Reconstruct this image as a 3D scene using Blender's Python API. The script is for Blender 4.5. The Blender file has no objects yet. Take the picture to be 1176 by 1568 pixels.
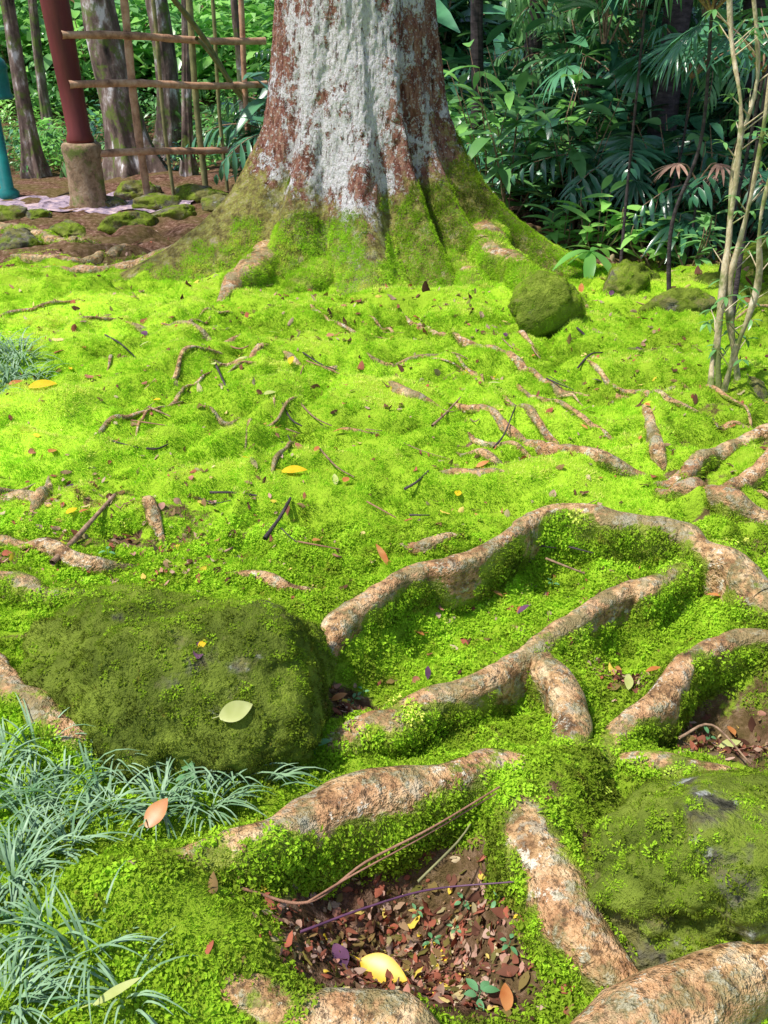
import bpy, math, random
import numpy as np
from mathutils import Vector, Matrix
random.seed(5); rng=np.random.default_rng(7)
scene=bpy.context.scene
# ------------------------------------------------------------------ noise
def _h(ix,iy,iz,s):
    h=(ix*374761393+iy*668265263+iz*1274126177+s*974711)&0xffffffff
    h=((h^(h>>13))*1274126177)&0xffffffff
    h=h^(h>>16)
    return (h&0xffff)/65535.0
def vn(x,y,z=0.0,s=0):
    x=np.asarray(x,float);y=np.asarray(y,float);z=np.asarray(z,float)+0*x
    fx=np.floor(x);fy=np.floor(y);fz=np.floor(z)
    ix=fx.astype(np.int64);iy=fy.astype(np.int64);iz=fz.astype(np.int64)
    a=x-fx;b=y-fy;c=z-fz
    a=a*a*(3-2*a);b=b*b*(3-2*b);c=c*c*(3-2*c)
    r=0
    for dx in(0,1):
        wx=a if dx else 1-a
        for dy in(0,1):
            wy=b if dy else 1-b
            for dz in(0,1):
                wz=c if dz else 1-c
                r=r+wx*wy*wz*_h(ix+dx,iy+dy,iz+dz,s)
    return r*2-1
def fbm(x,y,z=0.0,o=4,s=0,g=.5):
    r=0;a=1;t=0
    for i in range(o):
        f=2.03**i
        r=r+a*vn(np.asarray(x)*f+i*7.3,np.asarray(y)*f+i*3.1,np.asarray(z)*f,s+i);t+=a;a*=g
    return r/t
def sg(x): return 1/(1+np.exp(-np.clip(x,-40,40)))
# ------------------------------------------------------------------ camera calibration
CH=1.55; TH=math.radians(28); F=1358.0; cT,sT=math.cos(TH),math.sin(TH)
def ray(px,py):
    u=(784-py)/F
    return np.array([(px-588)/F, cT+sT*u, -sT+cT*u])
def H0(x,y):
    x=np.asarray(x,float);y=np.asarray(y,float)
    rt=np.hypot(x+.2,y-7.2)
    h=.03*np.exp(-(rt/1.5)**2)
    h=h+.06*fbm(x*.7,y*.7,0,2,11)*np.exp(-(np.hypot(x,y-3)/12)**2)
    h=h+.10*sg((y-2.9)/.35)*np.exp(-((x+.4)/2.6)**2)*sg((5.9-y)/.35)
    h=h-.08*sg((2.35-y)/.12)*sg((x+.25)/.12)
    h=h+np.clip(y-15,0,30)*.20+np.clip(np.abs(x)-14,0,30)*.12*sg((y-4)/2)
    return h
def G(px,py,dz=0.0):
    d=ray(px,py); z=0.0
    for i in range(30):
        t=(z-CH)/min(d[2],-.02); p=d*t
        z=z*.5+.5*(float(H0(p[0],p[1]))+dz)
    return np.array([p[0],p[1],z])
def W(px,py,Y):
    d=ray(px,py);t=Y/d[1]
    return np.array([d[0]*t,Y,CH+d[2]*t])
# ------------------------------------------------------------------ mesh helpers
def mkobj(name,V,Fc,mats=(),attrs=None,smooth=True,mi=None,parent=None,link=True):
    me=bpy.data.meshes.new(name)
    V=np.asarray(V,float)
    me.from_pydata(V.tolist(),[],Fc.tolist() if isinstance(Fc,np.ndarray) else Fc)
    if attrs:
        for k,a in attrs.items():
            at=me.attributes.new(k,'FLOAT','POINT'); at.data.foreach_set('value',np.asarray(a,np.float32))
    for m in mats: me.materials.append(m)
    if mi is not None: me.polygons.foreach_set('material_index',np.asarray(mi,np.int32))
    me.polygons.foreach_set('use_smooth',np.full(len(me.polygons),smooth))
    me.update()
    o=bpy.data.objects.new(name,me)
    if link: scene.collection.objects.link(o)
    if parent: o.parent=parent
    return o
class MB:
    def __init__(s): s.V=[];s.F=[];s.M=[];s.n=0
    def add(s,V,Fc,m=0):
        V=np.asarray(V,float)
        s.V.append(V); 
        for f in Fc: s.F.append([int(i)+s.n for i in f]); s.M.append(m)
        s.n+=len(V)
    def obj(s,name,mats,smooth=True,link=True,parent=None):
        return mkobj(name,np.vstack(s.V),s.F,mats,None,smooth,s.M,parent,link)
def empty(name,loc=(0,0,0)):
    e=bpy.data.objects.new(name,None); e.location=loc; scene.collection.objects.link(e); return e
def gridfaces(nu,nv,wrap=False):
    i=np.arange(nu-1)[:,None]; 
    j=np.arange(nv if wrap else nv-1)[None,:]; j2=(j+1)%nv
    return np.stack([i*nv+j+0*i,i*nv+j2,(i+1)*nv+j2,(i+1)*nv+j],-1).reshape(-1,4)
def catmull(P,step):
    P=np.asarray(P,float); n=len(P)
    if n==2: 
        P=np.vstack([P[0],(P[0]+P[1])/2,P[1]]);n=3
    Q=np.vstack([2*P[0]-P[1],P,2*P[-1]-P[-2]]); out=[]
    for i in range(n-1):
        p0,p1,p2,p3=Q[i:i+4]; L=np.linalg.norm((p2-p1)[:3]); m=max(2,int(L/step))
        t=np.linspace(0,1,m,endpoint=False)[:,None]
        out.append(.5*((2*p1)+(-p0+p2)*t+(2*p0-5*p1+4*p2-p3)*t*t+(-p0+3*p1-3*p2+p3)*t**3))
    out.append(P[-1:]); return np.vstack(out)
def face_info(V,Fc):
    a,b,c,d=[V[Fc[:,i]] for i in range(4)]
    n=np.cross(c-a,d-b); ar=np.linalg.norm(n,axis=1)+1e-12
    return n/ar[:,None],ar*.5
def sample(V,Fc,w,n):
    N,A=face_info(V,Fc); p=A*w; 
    if p.sum()<=0: return np.zeros((0,3)),np.zeros((0,3))
    p=p/p.sum(); k=rng.choice(len(Fc),n,p=p); u=rng.random((n,1));v=rng.random((n,1))
    f=Fc[k]; a,b,c,d=[V[f[:,i]] for i in range(4)]
    return (a*(1-u)+b*u)*(1-v)+(d*(1-u)+c*u)*v, N[k]
def tube(P,R,seg=24,k=1.0,namp=.1,nf=9,seed=0,wide=0.0,cap=True):
    P=np.asarray(P,float);T=np.gradient(P,axis=0);T/=np.linalg.norm(T,axis=1)[:,None]+1e-9
    up=np.array([0,0,1.0]); 
    if abs(T[:,2]).mean()>.8: up=np.array([0,1.0,0.02])
    S=np.cross(T,up);S/=np.linalg.norm(S,axis=1)[:,None]+1e-9
    U=np.cross(S,T)
    ph=np.linspace(0,2*np.pi,seg,endpoint=False)
    c=np.cos(ph);s=np.sin(ph)
    zz=np.where(s<0,s*k,s); cc=c*(1+wide*np.clip(-s,0,1)) 
    if k>1: cc=np.sign(c)*np.abs(c)**.75*(1+wide*np.clip(-s,0,1))
    R=np.asarray(R)[:,None,None]
    V=P[:,None,:]+S[:,None,:]*cc[None,:,None]*R+U[:,None,:]*zz[None,:,None]*R
    D=V-P[:,None,:]; Dn=D/(np.linalg.norm(D,axis=2,keepdims=True)+1e-9)
    nz=fbm(V[...,0]*nf,V[...,1]*nf,V[...,2]*nf,4,seed)+.6*fbm(V[...,0]*nf*.35,V[...,1]*nf*.35,V[...,2]*nf*.35,2,seed+5)
    V=V+Dn*(nz[...,None]*R*namp*2)
    L=np.concatenate([[0],np.cumsum(np.linalg.norm(np.diff(P,axis=0),axis=1))])
    V2=V.reshape(-1,3); Fc=gridfaces(len(P),seg,True)
    return V2,Fc,np.tile(s,(len(P),1)).ravel(),np.repeat(L,seg)
# ------------------------------------------------------------------ node helpers
class NT:
    def __init__(s,name,disp=False):
        s.m=bpy.data.materials.new(name); s.m.use_nodes=True; s.t=s.m.node_tree; s.t.nodes.clear()
        s.out=s.t.nodes.new('ShaderNodeOutputMaterial')
    def put(s,sock,v):
        if v is None: return
        if isinstance(v,bpy.types.NodeSocket): s.t.links.new(v,sock)
        else:
            if isinstance(v,(tuple,list)) and len(v)==3 and sock.type=='RGBA': v=(*v,1)
            sock.default_value=v
    def pos(s,kind='world'):
        return s.t.nodes.new('ShaderNodeNewGeometry').outputs['Position']
    def mapv(s,v,sc=(1,1,1)):
        n=s.t.nodes.new('ShaderNodeMapping'); s.put(n.inputs['Vector'],v); n.inputs['Scale'].default_value=sc; return n.outputs[0]
    def noise(s,v,scale,detail=4,rough=.55,dist=0):
        n=s.t.nodes.new('ShaderNodeTexNoise'); s.put(n.inputs['Vector'],v); n.inputs['Scale'].default_value=scale
        n.inputs['Detail'].default_value=min(detail,4); n.inputs['Roughness'].default_value=rough; n.inputs['Distortion'].default_value=dist
        return n.outputs['Fac']
    def ramp(s,f,stops):
        n=s.t.nodes.new('ShaderNodeValToRGB'); s.put(n.inputs[0],f); e=n.color_ramp.elements
        while len(e)<len(stops): e.new(.5)
        for i,(p,c) in enumerate(stops):
            e[i].position=p; e[i].color=(c,c,c,1) if isinstance(c,(int,float)) else (*c,1)
        return n.outputs[0]
    def mix(s,f,a,b,bt='MIX'):
        n=s.t.nodes.new('ShaderNodeMix'); n.data_type='RGBA'; n.blend_type=bt
        s.put(n.inputs[0],f); s.put(n.inputs[6],a); s.put(n.inputs[7],b); return n.outputs[2]
    def math(s,op,a,b=None,c=None,clamp=False):
        n=s.t.nodes.new('ShaderNodeMath'); n.operation=op; n.use_clamp=clamp
        s.put(n.inputs[0],a); s.put(n.inputs[1],b)
        if c is not None: s.put(n.inputs[2],c)
        return n.outputs[0]
    def attr(s,name,kind='GEOMETRY'):
        n=s.t.nodes.new('ShaderNodeAttribute'); n.attribute_name=name; n.attribute_type=kind; return n.outputs['Fac']
    def rnd(s): return s.t.nodes.new('ShaderNodeObjectInfo').outputs['Random']
    def sepz(s,v,i=2):
        n=s.t.nodes.new('ShaderNodeSeparateXYZ'); s.put(n.inputs[0],v); return n.outputs[i]
    def bump(s,h,st=.5,d=.01):
        n=s.t.nodes.new('ShaderNodeBump'); s.put(n.inputs['Height'],h); n.inputs['Strength'].default_value=st; n.inputs['Distance'].default_value=d; return n.outputs[0]
    def diff(s,col,nrm=None,trans=0):
        p=s.t.nodes.new('ShaderNodeBsdfDiffuse'); s.put(p.inputs['Color'],col)
        if nrm is not None: s.put(p.inputs['Normal'],nrm)
        o=p.outputs[0]
        if trans>0:
            t=s.t.nodes.new('ShaderNodeBsdfTranslucent'); s.put(t.inputs['Color'],col)
            mx=s.t.nodes.new('ShaderNodeMixShader'); mx.inputs[0].default_value=trans
            s.t.links.new(o,mx.inputs[1]); s.t.links.new(t.outputs[0],mx.inputs[2]); o=mx.outputs[0]
        s.t.links.new(o,s.out.inputs[0]); return s.m
    def done(s,col,rough=.8,nrm=None,spec=.3,trans=0):
        p=s.t.nodes.new('ShaderNodeBsdfPrincipled'); s.put(p.inputs['Base Color'],col); s.put(p.inputs['Roughness'],rough)
        p.inputs['Specular IOR Level'].default_value=spec
        if nrm is not None: s.put(p.inputs['Normal'],nrm)
        o=p.outputs[0]
        if trans>0:
            t=s.t.nodes.new('ShaderNodeBsdfTranslucent'); s.put(t.inputs['Color'],col)
            mx=s.t.nodes.new('ShaderNodeMixShader'); mx.inputs[0].default_value=trans
            s.t.links.new(o,mx.inputs[1]); s.t.links.new(t.outputs[0],mx.inputs[2]); o=mx.outputs[0]
        s.t.links.new(o,s.out.inputs[0]); return s.m
# ------------------------------------------------------------------ materials
MOSS=[(0,(.07,.08,.016)),(.3,(.20,.27,.028)),(.6,(.42,.66,.04)),(.85,(.58,.93,.06)),(1,(.95,.97,.22))]
def moss_color(n,tint,P):
    base=n.ramp(tint,MOSS)
    fine=n.noise(P,45,2)
    return n.mix(n.ramp(fine,[(.35,.18),(.62,0)]),base,(.12,.16,.014))
def m_moss_tuft():
    n=NT('moss_tuft'); P=n.pos()
    t=n.math('ADD',n.attr('tint','INSTANCER'),n.math('MULTIPLY',n.math('SUBTRACT',n.rnd(),.5),.26),clamp=True)
    c=moss_color(n,t,P)
    dead=n.noise(P,12,4,.8); c=n.mix(n.ramp(dead,[(.60,0),(.68,.5)]),c,(.36,.22,.06))
    return n.diff(c,None,.32)
def m_ground():
    n=NT('ground'); P=n.pos(); 
    soil=n.ramp(n.noise(P,22,4,.7),[(.3,(.04,.02,.014)),(.5,(.17,.09,.06)),(.62,(.32,.19,.14)),(.75,(.52,.38,.31))])
    soil=n.mix(n.ramp(n.noise(P,2.2,2),[(.4,0),(.6,.5)]),soil,(.14,.13,.035))
    m=n.math('ADD',n.attr('moss'),n.math('MULTIPLY',n.math('SUBTRACT',n.noise(P,18,4,.65),.5),.9))
    mc=moss_color(n,n.math('MULTIPLY',n.attr('tint'),.80),P)
    c=n.mix(n.ramp(m,[(.42,0),(.55,1)]),soil,mc)
    b=n.bump(n.noise(P,90,4,.7),.9,.014)
    return n.diff(c,b)
def m_root():
    n=NT('root_bark'); P=n.pos(); u=n.attr('u')
    f=n.noise(P,14,4,.68)
    c=n.ramp(f,[(.30,(.09,.05,.022)),(.41,(.32,.17,.07)),(.51,(.64,.39,.18)),(.68,(.86,.66,.40))])
    red=n.noise(P,3.5,2); c=n.mix(n.ramp(red,[(.48,0),(.58,.5)]),c,(.56,.27,.13))
    pale=n.noise(P,24,4,.78); c=n.mix(n.ramp(pale,[(.555,0),(.61,.8)]),c,(.92,.86,.70))
    dark=n.noise(P,60,3,.7); c=n.mix(n.ramp(dark,[(.36,.8),(.48,0)]),c,(.09,.05,.025))
    blot=n.noise(P,6,4,.78); c=n.mix(n.ramp(blot,[(.49,0),(.56,.7)]),c,(.22,.20,.08))
    gry=n.noise(P,9,4,.78); c=n.mix(n.ramp(gry,[(.57,0),(.63,.6)]),c,(.44,.41,.31))
    m=n.math('ADD',n.attr('moss'),n.math('MULTIPLY',n.math('SUBTRACT',n.noise(P,13,4,.75),.5),1.5))
    mc=n.ramp(f,[(.3,(.10,.12,.02)),(.7,(.38,.46,.04))])
    c=n.mix(n.ramp(m,[(.45,0),(.58,1)]),c,mc)
    ring=n.math('SINE',n.math('MULTIPLY',n.math('ADD',u,n.math('MULTIPLY',f,.06)),170.0))
    b=n.bump(n.math('ADD',n.math('MULTIPLY',ring,.08),n.math('ADD',dark,n.math('MULTIPLY',pale,1.4))),1.0,.015)
    return n.done(c,.55,b,.4)
def m_rock():
    n=NT('mossy_rock'); P=n.pos()
    a=n.noise(P,18,4,.7)
    c=n.ramp(a,[(.3,(.04,.04,.028)),(.5,(.15,.14,.10)),(.68,(.32,.31,.25))])
    c=n.mix(n.ramp(n.noise(P,11,4,.75),[(.59,0),(.64,.8)]),c,(.52,.53,.50))
    c=n.mix(n.ramp(n.noise(P,6,4,.75),[(.42,0),(.54,.85)]),c,(.24,.23,.07))
    m=n.math('ADD',n.attr('moss'),n.math('MULTIPLY',n.math('SUBTRACT',n.noise(P,9,4,.75),.5),1.4))
    mc=n.ramp(n.noise(P,7,4),[(.3,(.08,.11,.02)),(.7,(.28,.36,.05))])
    c=n.mix(n.ramp(m,[(.42,0),(.6,1)]),c,mc)
    b=n.bump(n.math('ADD',n.noise(P,90,4,.7),n.math('MULTIPLY',a,2.0)),.95,.014)
    return n.diff(c,b)
def m_trunk():
    n=NT('trunk_bark'); P=n.pos(); Z=n.sepz(P); X=n.sepz(P,0)
    Ps=n.mapv(P,(1,1,.32)); 
    f=n.noise(Ps,22,4,.7)
    c=n.ramp(f,[(.3,(.09,.04,.032)),(.46,(.33,.14,.11)),(.6,(.52,.28,.21)),(.75,(.64,.44,.34))])
    a=n.math('SUBTRACT',1.0,n.math('MULTIPLY',n.math('ABSOLUTE',n.math('ADD',X,.27)),1.6),clamp=True)
    l1=n.noise(n.mapv(P,(1,1,.7)),5.0,3,.6); l2=n.noise(n.mapv(P,(1,1,.75)),22,4,.9)
    l=n.math('ADD',n.math('ADD',n.math('MULTIPLY',l1,.85),n.math('MULTIPLY',l2,.75)),n.math('MULTIPLY',a,.20))
    zf=n.math('MULTIPLY',n.ramp(n.math('MULTIPLY',Z,.5),[(.15,0),(.5,1)]),.10)
    l=n.math('ADD',l,zf)
    lc=n.ramp(n.noise(n.mapv(P,(1,1,.6)),60,4,.7),[(.35,(.66,.58,.62)),(.48,(.97,.93,.98))])
    c=n.mix(n.ramp(l,[(.965,0),(.985,.97)]),c,lc)
    sm=n.noise(P,50,3,.6); c=n.mix(n.ramp(sm,[(.58,0),(.62,.75)]),c,(.84,.78,.76))
    crk=n.noise(n.mapv(P,(1,1,.2)),42,4,.7); c=n.mix(n.ramp(crk,[(.35,.85),(.43,0)]),c,(.13,.06,.045))
    gz=n.ramp(n.math('MULTIPLY',Z,.5),[(.03,.76),(.20,.54),(.38,.14),(.6,0)])
    side=n.math('MULTIPLY',n.math('ABSOLUTE',n.math('ADD',X,.25)),.50)
    m=n.math('ADD',n.math('ADD',gz,side),n.math('MULTIPLY',n.math('SUBTRACT',n.noise(P,8,4,.78),.5),1.1))
    mc=n.ramp(n.noise(P,13,4,.75),[(.3,(.09,.10,.02)),(.45,(.30,.26,.09)),(.56,(.48,.48,.11)),(.68,(.64,.54,.34))])
    c=n.mix(n.ramp(m,[(.42,0),(.58,.88)]),c,mc)
    b=n.bump(n.math('ADD',n.math('MULTIPLY',crk,1.5),n.math('ADD',n.math('MULTIPLY',n.noise(P,45,4,.8),1.6),n.ramp(l,[(.96,0),(1.0,.5)]))),1.0,.028)
    return n.diff(c,b)
def m_leaf(name,ca,cb,rough=.4,trans=.3,spec=.5,inst=True,sc=6):
    n=NT(name); P=n.pos()
    nz=n.noise(P,sc,2); r=n.rnd() if inst else nz
    f=n.math('ADD',n.math('MULTIPLY',r,.5),n.math('MULTIPLY',nz,.6))
    return n.done(n.ramp(f,[(.25,ca),(.75,cb)]),rough,None,spec,trans)
def m_plain(name,stops,scale=12,rough=.8,bmp=.4,sc=(1,1,1),spec=.3,mossy=0):
    n=NT(name); P=n.mapv(n.pos(),sc); f=n.noise(P,scale,4,.65)
    c=n.ramp(f,stops)
    if mossy: c=n.mix(n.ramp(n.noise(n.pos(),5,4,.7),[(.6-mossy*.3,0),(.7-mossy*.3,.85)]),c,(.14,.20,.035))
    return n.done(c,rough,n.bump(n.noise(P,scale*4,3,.7),bmp,.01),spec)
M_ground=m_ground();M_tuft=m_moss_tuft();M_root=m_root();M_rock=m_rock();M_trunk=m_trunk()
M_leafD=m_leaf('leaf_dark',(.025,.11,.05),(.10,.30,.14),.26,0,.9)
M_leafM=m_leaf('leaf_mid',(.08,.26,.06),(.24,.50,.16),.33,.25,.7)
M_leafB=m_leaf('leaf_bright',(.18,.52,.10),(.42,.80,.18),.33,.35,.5)
M_grass=m_leaf('grass_blade',(.06,.18,.055),(.34,.50,.30),.45,0,.4,False,14)
n=NT('dead_leaf'); M_litter=n.diff(n.ramp(n.rnd(),[(0,(.06,.03,.02)),(.2,(.20,.09,.06)),(.4,(.50,.15,.09)),(.55,(.62,.42,.33)),(.7,(.30,.19,.08)),(.85,(.17,.16,.04)),(.93,(.72,.58,.36)),(1,(.9,.66,.05))]),None,.2)
M_yellow=m_leaf('yellow_leaf',(.88,.50,.01),(.98,.72,.03),.35,.3,.5,False,30)
M_lime=m_leaf('lime_leaf',(.55,.60,.16),(.80,.82,.34),.4,.3,.5,False,20)
M_purple=m_leaf('purple_leaf',(.06,.025,.06),(.20,.08,.16),.35,.1,.6,False,20)
M_redl=m_leaf('red_leaf',(.52,.13,.03),(.72,.34,.12),.4,.2,.5,False,20)
M_twig=m_plain('twig',[(.3,(.12,.065,.04)),(.6,(.42,.27,.17)),(.8,(.64,.48,.36))],40)
M_vine=m_plain('vine',[(.3,(.24,.11,.07)),(.7,(.46,.25,.16))],40)
M_bamboo=m_plain('bamboo',[(.3,(.20,.10,.06)),(.5,(.56,.31,.19)),(.75,(.74,.52,.36))],9,.5,.2)
M_bamboog=m_plain('bamboo_old',[(.3,(.12,.12,.05)),(.7,(.34,.32,.14))],9,.5,.2)
M_redpost=m_plain('red_paint_wood',[(.3,(.11,.018,.018)),(.7,(.22,.042,.038))],5,.45,.3,(1,1,.2),.4)
M_conc=m_plain('post_base_stone',[(.3,(.12,.08,.05)),(.5,(.34,.23,.14)),(.75,(.50,.38,.27))],14,.9,.8,mossy=.3)
M_teal=m_plain('teal_paint',[(.3,(.005,.13,.13)),(.7,(.01,.24,.22))],6,.35,.15,spec=.5)
M_path=m_plain('path_stone',[(.34,(.12,.08,.10)),(.46,(.34,.26,.34)),(.6,(.56,.41,.43)),(.72,(.78,.60,.58))],11,.75,.8)
M_tbark=m_plain('forest_tree_bark',[(.3,(.04,.03,.024)),(.5,(.19,.13,.11)),(.58,(.36,.29,.26)),(.65,(.78,.74,.76))],6,.85,.8,(1,1,.5),mossy=.3)
M_tbarkd=m_plain('palm_trunk_bark',[(.3,(.02,.015,.018)),(.7,(.12,.09,.095))],10,.85,.8,(1,1,3))
M_sap=m_plain('sapling_bark',[(.3,(.24,.18,.10)),(.5,(.58,.47,.29)),(.7,(.84,.72,.56))],30,.7,.5,(1,1,.4),mossy=.35)
# ------------------------------------------------------------------ roots spec (x,y,h,r,moss)
RS=[]
def R(pts,k=1.6,moss=.5,ridge=.6,wide=.3,rs=1.0):
    full=[]
    r=.03; h=.02; mo=moss
    for q in pts:
        if len(q)>2:h=q[2]
        if len(q)>3:r=q[3]
        if len(q)>4:mo=q[4]
        g=G(q[0],q[1],h); full.append([*g,r*rs,h,mo])
    RS.append(dict(p=np.array(full),k=k,ridge=ridge,wide=wide,big=len(RS)<11))
R([(1230,960,.15,.048,.2),(1165,885,.16,.05),(1120,842,.16,.048,.1),(1040,806,.15,.045,.4),(960,789,.15,.040,.2),(870,779,.14,.037,.45),(810,790,.14,.036,.05),(765,824,.14,.036,.4),(700,853,.13,.033,.15),(630,870),(585,895,.13,.033,.1),(540,934,.11,.033,.05),(505,975,.07,.036,.3),(470,1030,.0,.05,.9),(430,1075,-.05,.05,1)],k=4.5,ridge=.55,rs=1.1)
R([(1150,830,.0,.05,1),(1080,850,.08,.05,1),(1010,880,.11,.045,.6),(960,893,.12,.040,.1),(915,918,.12,.036,.15),(870,955,.12,.034,.4),(810,993,.12,.036,.1),(745,1028,.12,.036,.15),(680,1056,.1,.038,.4),(620,1090,.07,.045,.95),(550,1120,.05,.045,1),(470,1150,.0,.04,1),(420,1165,-.05,.04,1)],k=4.5,ridge=.55,rs=1.1)
R([(780,960,.02,.03,1),(830,1005,.10,.036,.8),(862,1035,.13,.044,.1),(880,1095,.12,.050,.25),(868,1150,.10,.06,.9),(840,1210,.06,.08,1),(820,1250,.0,.08,1)],k=2.6,ridge=.4,rs=1.1)
R([(1230,985,.13,.045,.2),(1150,968,.13,.043),(1080,985,.13,.040,.4),(1030,1025,.12,.038,.2),(990,1078,.10,.040,.15),(940,1130,.08,.05,.9),(880,1180,.07,.07,1),(820,1230,.0,.08,1)],k=4,ridge=.55,rs=1.05)
R([(40,1380,-.05,.06,1),(150,1345,.05,.07,1),(270,1308,.10,.08,1),(380,1268,.14,.080,.85),(480,1228,.16,.080,.4),(580,1196,.165,.078,.3),(680,1170,.155,.074,.5),(770,1158,.13,.07,.5),(850,1180,.12,.08,1),(920,1215,.04,.08,1)],k=3.0,ridge=.3,rs=1.0)
R([(760,1120,.0,.07,1),(790,1180,.12,.085,1),(820,1255,.15,.085,1),(855,1330,.15,.075,.25),(900,1405,.13,.070,.6),(955,1480,.10,.068,.15),(1010,1560,.05,.07,.6),(1050,1640,.0,.07,.5)],k=2.8,ridge=.4,rs=1.05)
R([(60,1440,-.03,.05,1),(180,1462,.05,.06,.9),(290,1478,.08,.06,.15),(400,1505,.10,.065,.7),(510,1530,.12,.07,.0),(620,1568,.13,.07,.1),(720,1620,.13,.06,.3)],k=2.0)
R([(760,1700,.10,.08,.3),(900,1612,.15,.08,.3),(980,1562,.16,.08,.1),(1060,1512,.17,.08,.1),(1140,1470,.18,.085,-.1),(1240,1430,.18,.08,.0)],k=2.0)
R([(60,1360,.0,.08,1),(160,1370,.05,.12,1),(260,1390,.08,.13,1),(370,1430,.07,.11,1),(460,1475,.04,.08,1),(520,1510,-.03,.06,1)],k=1.2)
R([(-60,960,.06,.04,.3),(10,1022,.09,.040,.4),(55,1075,.10,.042,.5),(110,1125,.07,.042,1),(180,1170,.0,.04,1)],k=1.6)
R([(910,1190,.0,.05,1),(980,1160,.10,.05,.6),(1080,1170,.13,.05,.9),(1180,1195,.13,.05,.8),(1260,1220,.1,.05,.8)],k=2.0)
# right middle
R([(1240,660,.06,.03),(1150,675),(1095,683,.07),(1060,703),(1030,735,.04),(980,745,-.01,.02)],moss=.25,rs=1.2)
R([(980,630,-.01,.018),(1000,668,.05,.026),(1012,700,.05),(1020,735,-.02)],moss=.1,rs=1.2)
R([(1240,690,.06,.03),(1160,722),(1100,742,.06),(1050,757),(980,752,-.02,.02)],moss=.25,rs=1.2)
R([(1250,800,.08,.07),(1176,778,.09,.06),(1110,765,.07,.05),(1030,750,-.02,.03)],moss=.3,k=2)
R([(670,600,-.01,.018),(760,640,.035,.022),(850,680,.04,.026),(930,705,.035,.028),(1030,740,-.01,.02)],moss=.1)
R([(610,480,-.01,.02),(690,512,.036),(730,530),(800,560,.03),(860,585,.04,.024),(935,610,-.01)],moss=.15)
R([(590,603,-.01,.022),(635,618,.036,.026),(688,636,-.01)],moss=0)
R([(655,720,-.01,.02),(715,722,.04,.026),(785,745,-.01)],moss=0)
R([(745,600,-.01,.016),(820,650,.036),(878,690,-.01)],moss=.1)
R([(915,580,-.01,.016),(1010,622,.04),(1080,640,.035),(1200,672,.03)],moss=.1)
R([(690,677,-.01,.016),(760,698,.035),(835,716,-.01)],moss=.1)
R([(325,881,-.01,.018),(395,872,.04,.026),(450,884,.05,.032),(510,900,-.01)],moss=.05)
R([(600,830,.0,.022),(650,826,.04,.028),(705,821,.0)],moss=0)
R([(150,500,-.01,.018),(260,508,.035,.022),(340,520,.03),(420,524,-.01)],moss=.1)
R([(310,642,-.01,.012),(345,640,.03),(385,645,-.01)],moss=0)
R([(420,550,-.01,.02),(470,555,.035),(540,564,-.01)],moss=0)
R([(310,565,-.01,.02),(365,550,.04,.03),(420,546,-.01)],moss=.2)
R([(540,554,-.01,.012),(630,549,.03),(730,540,-.01)],moss=.1)
R([(700,655,-.01,.012),(790,680,.035),(880,712,-.01)],moss=.1)
R([(780,590,-.01,.012),(870,640,.035),(960,690,-.01)],moss=.1)
R([(440,470,-.01,.012),(520,500,.03),(640,520,-.01)],moss=.2)
R([(880,560,-.01,.014),(960,590,.035),(1060,600,-.01)],moss=.2)
R([(480,650,-.01,.012),(530,655,.03),(600,668,-.01)],moss=.1)
R([(218,760,.0,.022),(236,790,.045,.026),(256,832,.0)],moss=0)
R([(78,738,.0,.02),(68,770,.045,.024),(50,812,.0)],moss=0)
R([(-40,812,.03,.03),(50,828,.05),(130,850),(220,860,-.02)],moss=.3)
R([(-40,880,.05,.04),(50,902,.06),(130,908,.05),(240,882,-.02)],moss=.8)
R([(-60,760,.02,.03),(30,775,.03),(130,803,-.02)],moss=.4)
# by the trunk
R([(490,270,.50,.14,.3),(415,318,.38,.14,.4),(345,350,.26,.13,.5),(285,368,.18,.11,.4),(230,386,.11,.09,.5),(170,404,.05,.06,.3),(100,410,.03,.05,.1),(10,422,-.03,.04)],k=2.0)
R([(430,330,.32,.15,.7),(385,390,.2,.14,.8),(358,425,.11,.11,.5),(340,455,.03,.08,.6),(330,480,-.06,.05,1)],k=1.6,wide=.8)
R([(690,280,.46,.13,.9),(740,345,.34,.13,.9),(795,400,.22,.12,1.0),(845,438,.12,.10,.9),(900,478,.02,.06,1),(960,500,-.03,.04,1)],k=2.0)
R([(660,320,.36,.14,1.2),(705,395,.18,.14,1.2),(750,445,.05,.12,1.2),(790,480,-.06,.06,1.2)],k=1.6,wide=.9)
R([(530,325,.32,.16,1.0),(490,395,.15,.15,1.1),(455,440,.04,.12,1.2),(430,475,-.06,.05,1.2)],k=1.6,wide=.9)
R([(590,330,.27,.16,1.2),(600,400,.10,.16,1.2),(610,455,.0,.14,1.2),(620,500,-.07,.07,1.2)],k=1.6,wide=.9)
R([(-60,340,.08,.09),(40,350,.1,.09),(120,372,.08,.07),(200,380,-.02,.06)],k=1.5,moss=.6)
R([(20,402,.0,.04),(110,394,.06,.05),(200,384,.0,.05)],k=1.3,moss=.1)
R([(890,513,-.02,.04),(980,525,.04,.04),(1100,537,-.03,.04)],moss=.5)
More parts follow.
